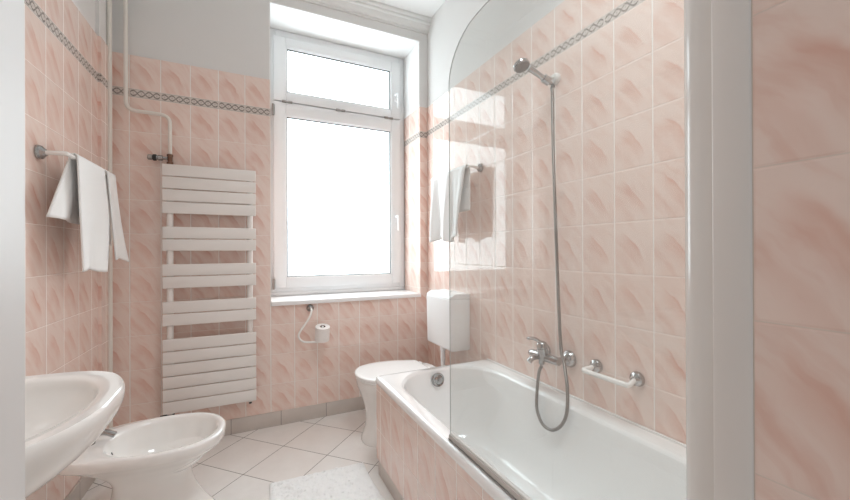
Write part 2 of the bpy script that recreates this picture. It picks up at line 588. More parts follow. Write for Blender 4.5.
# cornice over the window wall, returned into the corners
prof = [(YP, 2.878), (YP - 0.012, 2.878), (YP - 0.014, 2.892), (YP - 0.030, 2.897), (YP - 0.040, 2.910),
        (YP - 0.046, 2.925), (YP - 0.060, 2.928), (YP - 0.064, 2.934), (YP - 0.064, 2.944), (YP - 0.076, 2.950),
        (YP - 0.080, 2.958), (YP - 0.080, CEIL), (YP, CEIL)]
struct('trim_1', MB().prism(prof, 'x', -0.76, W + TK), M['cornice'], smooth=25)

# end wall of the bath alcove at the right, tiled, with its white edge trim
wall_end = struct('wall_end', MB().box(0.595 + TK, W + TK, -0.6, 0.296, 0, CEIL), M['plaster'])
struct('tile_cladding', MB().box(0.595, 0.595 + TK, -0.6, 0.256, 0, ZROW), T_NEAR, wall_end)
struct('border_strip', MB().box(0.595, 0.595 + TK, -0.6, 0.256, ZROW, ZB1), B_LEFT, wall_end)
struct('top_tile_row', MB().box(0.595, 0.595 + TK, -0.6, 0.256, ZB1, ZT), T_NEAR_T, wall_end)
struct('end_tile_cladding', MB().box(0.66, W, 0.296, 0.30, 0.5, ZROW), T_BACK, wall_end)
struct('trim_2', MB().box(0.5925, 0.606, 0.2555, 0.302, 0, CEIL), M['trim'], bevel=0.003)

# door jamb at the left edge of the picture
jm = MB()
jm.box(-0.205, -0.1140, 0.13, 0.30, 0, CEIL)
door_1 = struct('door_1', jm, M['jamb'], bevel=0.002)
wf = MB()
wf.box(-0.80, -0.206, 0.17, 0.295, 0, CEIL)
struct('wall_front', wf, M['plaster'])

# ------------------------------------------------------------------ window
win = thing('window_1', '', '', (0.711, RECESS, ZS))
del win['label'], win['category']
win['kind'] = 'structure'
F0, F1 = GX + 0.002, GXX - 0.002
zb, zt = 0.852, ZO - 0.008
fr = MB()
fr.box(F0, F0 + 0.05, RECESS, RECESS + 0.07, zb, zt)
fr.box(F1 - 0.052, F1, RECESS, RECESS + 0.07, zb, zt)
fr.box(F0 + 0.05, F1 - 0.052, RECESS, RECESS + 0.07, zt - 0.05, zt)
fr.box(F0 + 0.05, F1 - 0.052, RECESS, RECESS + 0.07, zb, zb + 0.05)
fr.box(F0, F1, RECESS + 0.002, RECESS + 0.058, ZS + 0.0005, zb)
fr.box(F0 + 0.05, F1 - 0.052, RECESS + 0.005, RECESS + 0.07, 2.24, 2.30)
obj('frame', fr, M['pvc'], win, bevel=0.005)


def sash(name, x0, x1, z0, z1, gx0, gx1, gz0, gz1):
    y0, y1 = RECESS - 0.018, RECESS + 0.05
    s = MB()
    s.box(x0, gx0, y0, y1, z0, z1)
    s.box(gx1, x1, y0, y1, z0, z1)
    s.box(gx0, gx1, y0, y1, z0, gz0)
    s.box(gx0, gx1, y0, y1, gz1, z1)
    so = obj(name, s, M['pvc'], win, bevel=0.004)
    g = MB()     # glazing bead, stepped back
    for a in ((gx0 - 0.001, gx0 + 0.009, gz0, gz1), (gx1 - 0.009, gx1 + 0.001, gz0, gz1)):
        g.box(a[0], a[1], y0 + 0.006, y1 - 0.01, a[2], a[3])
    g.box(gx0 + 0.009, gx1 - 0.009, y0 + 0.006, y1 - 0.01, gz0 - 0.001, gz0 + 0.009)
    g.box(gx0 + 0.009, gx1 - 0.009, y0 + 0.006, y1 - 0.01, gz1 - 0.009, gz1 + 0.001)
    obj('glazing_bead', g, M['pvc'], so, bevel=0.002)
    gk = MB()    # dark gasket line round the pane
    e = 0.0055
    for a in ((gx0 + 0.009, gx0 + 0.009 + e, gz0 + 0.009, gz1 - 0.009), (gx1 - 0.009 - e, gx1 - 0.009, gz0 + 0.009, gz1 - 0.009),
              (gx0 + 0.009, gx1 - 0.009, gz0 + 0.009, gz0 + 0.009 + e), (gx0 + 0.009, gx1 - 0.009, gz1 - 0.009 - e, gz1 - 0.009)):
        gk.box(a[0], a[1], y0 + 0.012, y1 - 0.02, a[2], a[3])
    obj('gasket', gk, M['dark'], so)
    obj('pane', MB().box(gx0, gx1, RECESS + 0.008, RECESS + 0.018, gz0, gz1), M['pane'], so)
    return so


def handle(par, x, z):
    y = RECESS - 0.018
    h = MB()
    h.box(x - 0.014, x + 0.014, y - 0.010, y, z - 0.035, z + 0.035)
    h.lathe([(0.011, 0), (0.010, 0.022)], (x, y - 0.008, z + 0.012), (0, -1, 0), 16)
    h.tube(arc_path([(x, y - 0.028, z + 0.022), (x + 0.001, y - 0.045, z + 0.010), (x + 0.002, y - 0.045, z - 0.105)], 0.02),
           0.0085, 10)
    obj('handle', h, M['pvc'], par, bevel=0.002)


up = sash('upper_sash', 0.205, 1.212, 2.276, 2.752, 0.293, 1.131, 2.341, 2.682)
lo = sash('lower_sash', 0.205, 1.212, 0.884, 2.266, 0.291, 1.131, 0.956, 2.171)
handle(up, 1.170, 2.455)
handle(lo, 1.172, 1.43)
for x in (0.30, 0.70, 1.105):
    hb = MB()
    hb.tube([(x - 0.036, RECESS - 0.022, 2.271), (x - 0.008, RECESS - 0.022, 2.271)], 0.009, 10)
    hb.tube([(x + 0.008, RECESS - 0.022, 2.271), (x + 0.036, RECESS - 0.022, 2.271)], 0.009, 10)
    hb.tube([(x - 0.008, RECESS - 0.022, 2.271), (x + 0.008, RECESS - 0.022, 2.271)], 0.006, 10)
    obj('hinge', hb, M['steel'], up, smooth=40)
for z in (2.20, 0.915):
    hb = MB()
    hb.tube([(0.203, RECESS - 0.024, z - 0.04), (0.203, RECESS - 0.024, z + 0.04)], 0.008, 10)
    hb.box(0.207, 0.213, RECESS - 0.026, RECESS - 0.017, z - 0.035, z + 0.035)
    obj('hinge', hb, M['steel'], lo, smooth=40)
struct('trim_3', MB().box(GX + 0.001, GXX - 0.001, D - 0.022, RECESS + 0.06, ZS - 0.028, ZS), M['sill'], bevel=0.003)
# the sill board reaches a little past the opening at the front
# ------------------------------------------------------------------ heating
rad = thing('towel_radiator', 'tall white flat-slat towel radiator on the pink wall left of the window', 'radiator', (-0.172, 2.64, 0.2))
RZ0, RZ1 = 0.214, 1.662
unit = (RZ1 - RZ0) / 20
rows = [0, 1, 2, 3, 5, 6, 8, 9, 11, 12, 14, 15, 16, 17, 18, 19]
for i, rw in enumerate(rows):
    z1 = RZ1 - rw * unit
    obj('slat', MB().box(-0.417, 0.074, 2.600, 2.612, z1 - unit + 0.0048, z1), M['rad'], rad, bevel=0.003)
for x in (-0.383, 0.040):
    m_ = MB().tube([(x, 2.630, RZ0 - 0.004), (x, 2.630, RZ1 - 0.004)], 0.0172, 18)
    obj('manifold', m_, M['rad'], rad, smooth=40)
for x in (-0.383, 0.040):
    for z in (0.50, 1.44):
        b = MB().tube([(x, 2.640, z), (x, D - 0.001, z)], 0.009, 10)
        b.lathe([(0.018, 0), (0.018, 0.006), (0.012, 0.009)], (x, D - 0.001, z), (0, -1, 0), 16)
        obj('wall_mount', b, M['rad'], rad, smooth=40)
for x, w_ in ((-0.383, 0.05), (0.040, 0.018)):
    b = MB().tube([(x, 2.630, RZ0 - 0.018), (x, 2.630, RZ0 - 0.002)], 0.009, 10)
    if w_ > 0.03:
        b.tube([(x - 0.05, 2.634, RZ0 - 0.014), (x + 0.02, 2.634, RZ0 - 0.014)], 0.007, 10)
    obj('drain_plug', b, M['dark'], rad, smooth=40)

riser = thing('heating_pipe', 'straight white vertical pipe in the corner left of the radiator, floor to ceiling', 'pipe', (-0.662, 2.635, 0))
obj('pipe', MB().tube([(-0.662, 2.635, 0), (-0.662, 2.635, CEIL)], 0.0115, 16), M['pipe'], riser, smooth=40)
for z in (0.475,):
    c = MB().lathe([(0.0118, 0), (0.0135, 0.002), (0.0135, 0.008), (0.0118, 0.01)], (-0.662, 2.635, z), (0, 0, 1), 16)
    c.tube([(-0.662, 2.635, z + 0.005), (-0.683, 2.632, z + 0.005)], 0.004, 8)
    obj('pipe_clip', c, M['steel'], riser, smooth=40)
feed = thing('radiator_feed_pipe', 'white pipe dropping from the ceiling and stepping right to the radiator top', 'pipe', (-0.591, 2.64, CEIL))
pth = arc_path([(-0.591, 2.64, CEIL), (-0.591, 2.64, 1.957), (-0.383, 2.64, 1.953), (-0.383, 2.64, 1.72)], 0.05)
obj('pipe', MB().tube(pth, 0.0105, 16), M['pipe'], feed, smooth=40)
v = MB().lathe([(0.012, 0), (0.017, 0.002), (0.017, 0.016), (0.012, 0.018), (0.013, 0.05), (0.016, 0.05), (0.016, 0.062), (0.011, 0.064)],
               (-0.383, 2.636, 1.662), (0, 0, 1), 12)
valve = obj('valve', v, M['brass'], feed, smooth=40)
v = MB().lathe([(0.009, 0), (0.009, 0.022), (0.016, 0.023), (0.016, 0.045), (0.013, 0.047), (0.013, 0.052)], (-0.395, 2.636, 1.700), (-1, 0, 0), 12)
obj('valve_collar', v, M['chrome'], valve, smooth=30)
v = MB().lathe([(0.015, 0), (0.019, 0.002), (0.019, 0.016), (0.014, 0.020)], (-0.447, 2.636, 1.700), (-1, 0, 0), 12)
obj('valve_cap', v, M['dark'], valve, smooth=30)
v = MB().lathe([(0.013, 0), (0.016, 0.002), (0.016, 0.020), (0.012, 0.024)], (-0.467, 2.636, 1.700), (-1, 0, 0), 12)
obj('valve_knob', v, M['steel'], valve, smooth=30)


# ------------------------------------------------------------------ rails
def rose(mb, p, n, r=0.028):
    mb.lathe([(r, 0), (r, 0.005), (r * 0.88, 0.014), (r * 0.60, 0.020), (r * 0.42, 0.026)], p, n, 20)


def rail(name, label, cat, a, b, n, reach, group=None, br=0.0085, swell=0.018, sag=0.0):
    a, b, n = Vector(a), Vector(b), Vector(n).normalized()
    d = (b - a).normalized()
    t = thing(name, label, cat, (a + b) / 2, group)
    g = Vector((0, 0, -sag))
    pts = [a + n * 0.012, a + n * reach * 0.55 - d * swell * 0.4 + g * 0.4, a + n * reach - d * swell * 0.8 + g * 0.85,
           a + n * (reach + 0.001) + d * 0.02 + g, (a + b) / 2 + n * (reach + 0.002) + g,
           b + n * (reach + 0.001) - d * 0.02 + g, b + n * reach + d * swell * 0.8 + g * 0.85, b + n * reach * 0.55 + d * swell * 0.4 + g * 0.4,
           b + n * 0.012]
    obj('bar', MB().tube(spline(pts, 8), br, 14), M['bar'], t, smooth=60)
    for p in (a, b):
        m_ = MB()
        rose(m_, p + n * 0.0005, n)
        obj('mount_rose', m_, M['chrome'], t, smooth=30)
    return t


nL = LW(0, 1, 0) - LW(0, 0, 0)
rail('towel_rail', 'white towel rail with chrome roses on the left wall above the basin', 'towel rail',
     LW(1.905, 0, 1.535), LW(2.395, 0.0, 1.535), nL, 0.087)
rail('towel_rail', 'short white towel rail with chrome roses on the right wall behind the glass screen', 'towel rail',
     (W, 1.937, 1.663), (W, 2.42, 1.663), (-1, 0, 0), 0.087)
rail('grab_bar', 'small white curved grab bar with two chrome roses above the bath rim', 'grab bar',
     (W, 1.099, 0.675), (W, 0.919, 0.676), (-1, 0, 0), 0.066, br=0.0095, swell=0.012, sag=0.012)


# ------------------------------------------------------------------ towels
def towel(name, label, f, nu=40, nv=60, thick=0.006, group=None):
    """f(u, v) -> point; u along the rail, v from the front hem over the rail to the back hem"""
    bm = MB()
    g = [[f(i / nu, j / nv) for i in range(nu + 1)] for j in range(nv + 1)]
    vs = [[bm.bm.verts.new(p) for p in r] for r in g]
    for j in range(nv):
        for i in range(nu):
            bm.bm.faces.new((vs[j][i], vs[j][i + 1], vs[j + 1][i + 1], vs[j + 1][i]))
    o = obj(name, bm, M['towel'], smooth=80)
    s = o.modifiers.new('thick', 'SOLIDIFY')
    s.thickness = thick
    s.offset = 0
    tag(o, label, 'towel', group)
    return o


def drape(v, zf, zb_, ztop, ro, roff):
    """hanging line: returns (offset from wall, z, side) for v in 0..1 (0 front hem, 1 back hem)"""
    Lf, Lb, La = ztop - zf, ztop - zb_, PI * ro
    T = Lf + La + Lb
    s = v * T
    if s < Lf:
        return roff + ro, zf + s, 0
    if s < Lf + La:
        a = (s - Lf) / ro
        return roff + ro * math.cos(a), ztop + ro * math.sin(a), 1
    return roff - ro, ztop - (s - Lf - La), 2


RO = 0.088          # bar distance from the wall


def towel_a(u, v):
    off, z, side = drape(v, 1.075, 1.285, 1.537, 0.0145, RO)
    drop = max(0.0, 1.537 - z)
    t = 1.955 + 0.29 * u
    if side == 0:
        k = drop / 0.46
        t = 1.950 + (0.29 + 0.03 * math.sin(k * 2.6) - 0.10 * max(0, k - 0.45)) * u
        off += 0.012 * math.sin(u * 7.5 + 0.6) * k + 0.010 * k
        z += 0.012 * math.sin(u * 5.0) * k
    if side == 2:
        k = drop / 0.25
        t = 1.930 + 0.035 * (1 - k) - 0.11 * k * (1 - u) + 0.32 * u
        off += (-0.018 + 0.020 * math.sin(u * 8)) * min(1, k) * 0.8
        z += -0.012 * u * k
        off = max(off, 0.016)
    return LW(t, off, z)


def towel_b(u, v):
    off, z, side = drape(v, 1.115, 1.20, 1.537, 0.0145, RO)
    drop = max(0.0, 1.537 - z)
    k = drop / 0.43
    t = 2.285 + 0.110 * u + (0.02 + 0.09 * u) * k * k * (1 if side == 0 else 0.2)
    off += 0.016 * math.sin(u * 6.5 + 1.0) * min(1, k) * (1 if side == 0 else 0.5) + (0.014 * k if side == 0 else 0)
    z += 0.018 * math.sin(u * 4) * k
    return LW(t, max(off, 0.032), z)


def towel_c(u, v):
    off, z, side = drape(v, 1.228, 1.40, 1.665, 0.0155, RO)
    drop = max(0.0, 1.665 - z)
    k = drop / 0.44
    y = 1.952 + 0.445 * u
    amp = min(1.0, 0.25 + k)
    if side == 0:
        off += amp * (0.020 * math.sin(u * 15 + 0.5) + 0.010 * math.sin(u * 29 + 2 * k)) + 0.012 * k
        y += 0.060 * k * (1 - u) + 0.012 * k * math.sin(u * 9)
        z += 0.016 * math.sin(u * 11 + 1) * k - 0.02 * u * 0
    elif side == 2:
        y = 1.950 + 0.425 * u
        off += 0.012 * math.sin(u * 13) * min(1, k)
        off = max(off, 0.016)
    return Vector((W - off, y, z))


towel('hanging_towel', 'smooth white towel folded over the left rail, nearer one with a flared end', towel_a)
towel('hanging_towel', 'narrow white towel hanging at the corner end of the left rail', towel_b)
towel('hanging_towel', 'crumpled white towel on the right wall rail behind the glass screen', towel_c, nu=70)

# ------------------------------------------------------------------ washbasin
bas = thing('washbasin', 'white wall-hung washbasin on the left wall, cut by the door jamb', 'washbasin', LW(1.0, 0, 0.66))
out = [(-0.240, 1.0), (-0.2425, 1.07), (-0.262, 1.14), (-0.30, 1.20), (-0.36, 1.236), (-0.46, 1.248), (-0.60, 1.240),
       (-0.70, 1.228), (-0.718, 1.20), (-0.722, 1.0), (-0.726, 0.77), (-0.705, 0.748), (-0.60, 0.735), (-0.46, 0.730), (-0.36, 0.748),
       (-0.30, 0.787), (-0.262, 0.85), (-0.2425, 0.93)]
cb = (-0.47, 0.99)
ro_ = polar(out, cb)
inn = [(-0.276, 0.99), (-0.283, 1.06), (-0.313, 1.14), (-0.37, 1.190), (-0.46, 1.205), (-0.54, 1.195), (-0.60, 1.15),
       (-0.625, 0.99), (-0.60, 0.83), (-0.54, 0.785), (-0.46, 0.775), (-0.37, 0.788), (-0.313, 0.84), (-0.283, 0.92)]
ri_ = polar(inn, cb)
ZBAS = 0.855
outer = []
for q in range(17):
    w_ = (1 - q / 16) ** 2.1
    r = pring(ro_, cb, 0.640 + 0.202 * q / 16, 1 - 0.64 * w_, 1 - 0.64 * w_, -0.150 * w_, 0)
    for p in r:
        p.x = max(p.x, LW(p.y, 0.003, 0).x)
    outer.append(r)
rim = [pring(ro_, cb, ZBAS - 0.004, inset=0.002), pring(ro_, cb, ZBAS, inset=0.005),
       [a.lerp(b, 0.5) + Vector((0, 0, 0.0)) for a, b in zip(pring(ro_, cb, ZBAS, inset=0.005), pring(ri_, cb, ZBAS - 0.002))],
       pring(ri_, cb, ZBAS - 0.003), pring(ri_, cb, ZBAS - 0.010, inset=0.006)]
for r in rim[:2]:
    for p in r:
        p.x = max(p.x, LW(p.y, 0.003, 0).x)
inner = smooth_rings([pring(ri_, cb, ZBAS - 0.010, inset=0.006), pring(ri_, cb, 0.81, 0.93, 0.93), pring(ri_, cb, 0.76, 0.80, 0.80, -0.01),
                      pring(ri_, cb, 0.725, 0.55, 0.55, -0.015), pring(ri_, cb, 0.714, 0.20, 0.20, -0.02)], 4)
bowl = obj('bowl', MB().loft(outer + rim + inner[1:]), M['ceramic'], bas, smooth=55)
tp = MB().lathe([(0.026, 0), (0.026, 0.006), (0.020, 0.010), (0.019, 0.075), (0.014, 0.085)], (-0.668, 0.99, ZBAS - 0.006), (0, 0, 1), 20)
tp.tube(arc_path([(-0.668, 0.99, ZBAS + 0.045), (-0.60, 0.99, ZBAS + 0.068), (-0.545, 0.99, ZBAS + 0.058), (-0.540, 0.99, ZBAS + 0.04)], 0.02), 0.011, 12)
tp.tube([(-0.672, 0.99, ZBAS + 0.078), (-0.600, 0.99, ZBAS + 0.112)], [0.009, 0.006], 10)
obj('tap', tp, M['chrome'], bas, smooth=40)
tr = MB().tube(arc_path([(-0.49, 0.99, 0.70), (-0.49, 0.99, 0.50), (-0.56, 0.99, 0.47), (-0.60, 0.99, 0.53), (-0.722, 0.99, 0.53)], 0.035), 0.016, 14)
tr.lathe([(0.030, 0), (0.030, 0.006), (0.02, 0.01)], LW(0.99, 0.001, 0.53), nL, 20)
obj('drain_trap', tr, M['chrome'], bas, smooth=40)
obj('drain_plug', MB().lathe([(0.022, 0), (0.022, 0.003), (0.012, 0.006)], (-0.49, 0.99, 0.7135), (0, 0, 1), 20), M['chrome'], bas, smooth=40)

# ------------------------------------------------------------------ bidet
bid = thing('bidet', 'white floor-standing bidet below the washbasin, in front of the radiator', 'bidet', (-0.33, 1.91, 0))
bo = [(-0.072, 1.90), (-0.082, 1.97), (-0.118, 2.035), (-0.18, 2.083), (-0.27, 2.107), (-0.38, 2.108), (-0.48, 2.090), (-0.57, 2.05),
      (-0.612, 2.01), (-0.622, 1.91), (-0.615, 1.815), (-0.57, 1.775), (-0.48, 1.745), (-0.38, 1.722), (-0.27, 1.713), (-0.18, 1.725),
      (-0.118, 1.765), (-0.082, 1.83)]
cd = (-0.30, 1.91)
rb = polar(bo, cd)
bi = [(-0.098, 1.91), (-0.112, 1.98), (-0.155, 2.04), (-0.23, 2.076), (-0.32, 2.082), (-0.41, 2.058), (-0.475, 2.00), (-0.500, 1.91),
      (-0.475, 1.825), (-0.41, 1.765), (-0.32, 1.745), (-0.23, 1.750), (-0.155, 1.782), (-0.112, 1.84)]
rbi = polar(bi, cd)
fo = [(-0.092, 1.91), (-0.125, 1.985), (-0.21, 2.03), (-0.34, 2.035), (-0.44, 2.015), (-0.475, 1.91), (-0.44, 1.805), (-0.34, 1.785),
      (-0.21, 1.79), (-0.125, 1.835)]
rf = polar(fo, cd)
ZBD = 0.392


def between(a, b, f):
    return [x + (y - x) * f for x, y in zip(a, b)]


key = [pring(rf, cd, 0.0), pring(rf, cd, 0.02, 0.985, 0.985), pring(rf, cd, 0.10, 0.84, 0.88, -0.028), pring(rf, cd, 0.18, 0.74, 0.84, -0.046),
       pring(rf, cd, 0.25, 0.72, 0.88, -0.046), pring(between(rf, rb, 0.40), cd, 0.300, 0.86, 0.93, -0.018),
       pring(between(rf, rb, 0.78), cd, 0.334, 0.955, 0.965), pring(rb, cd, 0.353, inset=0.005)]
outer = smooth_rings(key, 5) + [pring(rb, cd, 0.360), pring(rb, cd, 0.375)]
rim = [pring(rb, cd, ZBD - 0.006), pring(rb, cd, ZBD, inset=0.005), pring(between(rb, rbi, 0.6), cd, ZBD + 0.001), pring(rbi, cd, ZBD - 0.003),
       pring(rbi, cd, ZBD - 0.012, inset=0.006)]
inner = smooth_rings([pring(rbi, cd, ZBD - 0.012, inset=0.006), pring(rbi, cd, 0.34, 0.90, 0.90), pring(rbi, cd, 0.28, 0.74, 0.74), pring(rbi, cd, 0.245, 0.45, 0.45),
                      pring(rbi, cd, 0.238, 0.15, 0.15)], 4)
obj('bowl', MB().loft(outer + rim + inner[1:]), M['ceramic'], bid, smooth=55)
tx, ty = -0.556, 1.93
tp = MB().lathe([(0.024, 0), (0.024, 0.008), (0.019, 0.012), (0.019, 0.050), (0.013, 0.060)], (tx, ty, ZBD), (0, 0, 1), 20)
tp.tube(arc_path([(tx, ty, ZBD + 0.028), (tx + 0.05, ty - 0.005, ZBD + 0.045), (tx + 0.090, ty - 0.01, ZBD + 0.024)], 0.03), 0.0115, 12)
obj('tap', tp, M['chrome'], bid, smooth=40)
tp = MB().tube([(tx, ty, ZBD + 0.058), (tx + 0.02, ty + 0.07, ZBD + 0.075)], [0.010, 0.006], 10)
obj('tap_lever', tp, M['chrome'], bid, smooth=40)
obj('overflow_hole', MB().lathe([(0.0055, 0), (0.0055, 0.002)], (-0.466, 1.872, 0.362), (0.9, 0.2, 0.4), 12), M['dark'], bid)

# ------------------------------------------------------------------ toilet
wc = thing('toilet', 'white toilet with its lid closed, between the bath end and the window wall', 'toilet', (0.86, 2.225, 0))
YC = 2.225
cw = (0.84, YC)
fo = [(0.648, YC), (0.668, YC + .07), (0.73, YC + .112), (0.85, YC + .125), (1.02, YC + .12), (1.12, YC + .10), (1.13, YC), (1.12, YC - .10),
      (1.02, YC - .12), (0.85, YC - .125), (0.73, YC - .112), (0.668, YC - .07)]
rf = polar(fo, cw)
bo = [(0.618, YC), (0.64, YC + .09), (0.70, YC + .15), (0.80, YC + .18), (0.92, YC + .178), (1.04, YC + .14), (1.14, YC + .125), (1.16, YC),
      (1.14, YC - .125), (1.04, YC - .14), (0.92, YC - .178), (0.80, YC - .18), (0.70, YC - .15), (0.64, YC - .09)]
rb = polar(bo, cw)
key = [pring(rf, cw, 0.0), pring(rf, cw, 0.015), pring(rf, cw, 0.10, 0.93, 0.92, 0.012), pring(rf, cw, 0.20, 0.93, 0.90, 0.008),
       pring(between(rf, rb, 0.25), cw, 0.28, 0.98, 0.96), pring(between(rf, rb, 0.75), cw, 0.33), pring(rb, cw, 0.365), pring(rb, cw, 0.375)]
rings = smooth_rings(key, 3)
rings += [pring(rb, cw, 0.380, inset=0.004), pring(rb, cw, 0.380, 0.72, 0.72), pring(rb, cw, 0.30, 0.55, 0.5), pring(rb, cw, 0.22, 0.25, 0.25)]
obj('bowl', MB().loft(rings), M['ceramic'], wc, smooth=50)
lid = [(0.610, YC), (0.617, YC + .055), (0.643, YC + .115), (0.69, YC + .16), (0.78, YC + .188), (0.88, YC + .185), (0.97, YC + .158),
       (1.045, YC + .128), (1.06, YC + .11), (1.063, YC), (1.06, YC - .11), (1.045, YC - .128), (0.97, YC - .158), (0.88, YC - .185),
       (0.78, YC - .188), (0.69, YC - .16), (0.643, YC - .115), (0.617, YC - .055)]
rl = polar(lid, cw)
s_ = [pring(rl, cw, 0.382, inset=0.010), pring(rl, cw, 0.384, inset=0.006), pring(rl, cw, 0.392, inset=0.006), pring(rl, cw, 0.394, inset=0.009)]
s_ += [pring(rl, cw, 0.394, 0.64, 0.64), pring(rl, cw, 0.382, 0.64, 0.64)]
obj('seat', MB().loft(s_), M['seat'], wc, smooth=50)
l_ = [pring(rl, cw, 0.397, inset=0.006), pring(rl, cw, 0.399, inset=0.001), pring(rl, cw, 0.407), pring(rl, cw, 0.412, inset=0.003),
      pring(rl, cw, 0.4145, inset=0.012), pring(rl, cw, 0.4165, 0.75, 0.75), pring(rl, cw, 0.418, 0.3, 0.3)]
obj('lid', MB().loft(l_), M['seat'], wc, smooth=50)
for dy in (-0.07, 0.07):
    obj('hinge', MB().tube([(1.075, YC + dy - 0.02, 0.398), (1.075, YC + dy + 0.02, 0.398)], 0.010, 12), M['seat'], wc, smooth=40)
obj('seat_buffer', MB().lathe([(0.008, 0), (0.008, 0.004)], (0.655, YC - 0.05, 0.3795), (0, 0, 1), 10), M['dark'], wc)

cis = thing('toilet_cistern', 'white plastic toilet cistern on the right wall above the closed lid', 'cistern', (W, 2.235, 0.7))
X0 = 1.170
prof = [(X0 + 0.004, 0.525), (X0 + 0.016, 0.514), (W - 0.001, 0.514), (W - 0.001, 0.8445), (X0 - 0.002, 0.8445)]
obj('body', MB().prism([(x, z) for x, z in prof], 'y', 2.066, 2.402), M['plastic'], cis, bevel=0.006, seg=3)
prof = [(X0 - 0.002, 0.8450), (W - 0.001, 0.8450), (W - 0.001, 0.878), (X0 + 0.036, 0.878), (X0 + 0.002, 0.856)]
lidc = obj('lid', MB().prism(prof, 'y', 2.066, 2.402), M['plastic'], cis, bevel=0.004, seg=3)
obj('flush_button', MB().lathe([(0.022, 0), (0.022, 0.004), (0.018, 0.006)], (1.265, 2.235, 0.876), (0, 0, 1), 20), M['plastic'], lidc, smooth=40)
fp = MB().tube(arc_path([(1.205, 2.225, 0.514), (1.205, 2.225, 0.33), (1.158, 2.225, 0.285)], 0.03), 0.015, 16)
fp.lathe([(0.020, 0), (0.020, 0.022)], (1.205, 2.225, 0.490), (0, 0, 1), 18)
obj('flush_pipe', fp, M['plastic'], cis, smooth=40)

# ------------------------------------------------------------------ bath
bath = thing('bathtub', 'white built-in bathtub with a pink tiled side panel under the glass screen', 'bathtub', (0.96, 1.09, 0))
BX0, BX1, BY0, BY1 = 0.613, W - 0.002, 0.303, 1.880
ZR = 0.507


def R_(i, z, far, near, w=0.0):
    return rrect(BX0 + i, BX1 - i, BY0 + i, BY1 - i, near, near, far, far, z)


def RI(z, xl, xr, yn, yf, far, near, cut=0.0):
    return rrect(0.684 + xl, 1.228 - xr, 0.40 + yn, 1.862 - yf, near, near, far, far + cut, z)


rings = [R_(0.010, 0.475, .02, .02), R_(0.002, 0.475, .022, .022), R_(0.0, 0.480, .022, .022), R_(0.0, 0.490, .022, .022),
         R_(0.003, 0.501, .022, .022), R_(0.010, 0.5065, .022, .022), R_(0.020, ZR, .022, .022),
         RI(0.5055, -.012, -.012, -.012, -.012, .262, .15), RI(0.503, -.004, -.004, -.004, -.004, .252, .14)]
inner = smooth_rings([RI(0.498, 0, 0, 0, 0, .248, .135), RI(0.485, .006, .006, .008, .008, .245, .13), RI(0.40, .022, .022, .045, .028, .235, .125),
                      RI(0.28, .040, .040, .10, .052, .22, .12), RI(0.19, .060, .060, .15, .085, .20, .12),
                      RI(0.145, .092, .092, .20, .135, .17, .11), RI(0.128, .135, .135, .25, .19, .13, .09)], 4)
rings += inner
rings += [RI(0.122, .22, .22, .38, .34, .05, .04)]
obj('tub', MB().loft(rings, cap0=False), M['bathware'], bath, smooth=60)
pnl = MB()
pnl.box(0.621, 0.633, 0.303, 1.872, 0.088, 0.4745)
pnl.box(0.633, 1.10, 1.860, 1.872, 0.088, 0.4745)
obj('side_panel', pnl, T_PANEL, bath)
pl = MB()
pl.box(0.630, 0.642, 0.303, 1.868, 0, 0.087)
pl.box(0.642, 1.10, 1.856, 1.868, 0, 0.087)
obj('plinth', pl, P_BATH, bath)
nrm = Vector((0, -1, 0.16)).normalized()
o_ = MB().lathe([(0.037, -0.004), (0.037, 0.005), (0.034, 0.009), (0.026, 0.008), (0.022, 0.013), (0.014, 0.0145), (0.006, 0.015)], (0.962, 1.836, 0.447), nrm, 28)
obj('overflow_cap', o_, M['chrome'], bath, smooth=30)
obj('drain', MB().lathe([(0.032, 0), (0.032, 0.003), (0.022, 0.005), (0.020, 0.010), (0.006, 0.012)], (0.955, 1.50, 0.1235), (0, 0, 1), 24), M['chrome'], bath, smooth=30)
obj('sealant', MB().box(W - 0.010, W - 0.001, 0.303, 1.872, ZR - 0.004, ZR + 0.004), M['silicone'], bath, bevel=0.003)

# ------------------------------------------------------------------ bath screen
scr = thing('bath_screen', 'frameless clear glass bath screen with a rounded top corner on the bath rim', 'bath screen', (0.637, 0.36, 0.515))
GXA, GXB = 0.6360, 0.6390
zt_, yf_ = 1.872, 1.126
outl = [(0.345, 0.520), (yf_, 0.520), (yf_, 1.735)]
crv = [(1.132, 1.744), (1.126, 1.764), (1.110, 1.795), (1.090, 1.817), (1.066, 1.836), (1.036, 1.852), (1.005, 1.863), (0.965, 1.869), (0.92, zt_)]
crv = [(y - 0.009, z) for y, z in crv]
outl += crv + [(0.345, zt_)]
g = MB()
g.prism([(y, z) for y, z in outl], 'x', GXA, GXB)
go = obj('pane', g, [M['glass'], M['glass_edge']], scr)
for p in go.data.polygons:
    if abs(p.normal.x) < 0.5:
        p.material_index = 1
sl = MB()
sl.prism([(0.631, 0.5085), (0.649, 0.5085), (0.650, 0.511), (0.644, 0.514), (0.643, 0.528), (0.633, 0.528), (0.632, 0.514)], 'y', 0.37, 1.128)
obj('seal_lip', MB().box(0.6290, 0.6315, 0.37, 1.127, 0.5125, 0.5150), M['grey'], scr)
obj('bottom_seal', sl, M['seal'], scr, smooth=30)
# wall channel (flat white) and hinge post (rounded)
post = [(0.600, 0.303)] + [(0.634 - 0.034 * math.cos(a), 0.318 + 0.038 * math.sin(a)) for a in [PI / 12 * q for q in range(13)]] + [(0.668, 0.303)]
obj('hinge_post', MB().prism(post, 'z', 0.512, 2.40), M['profile'], scr, smooth=50)

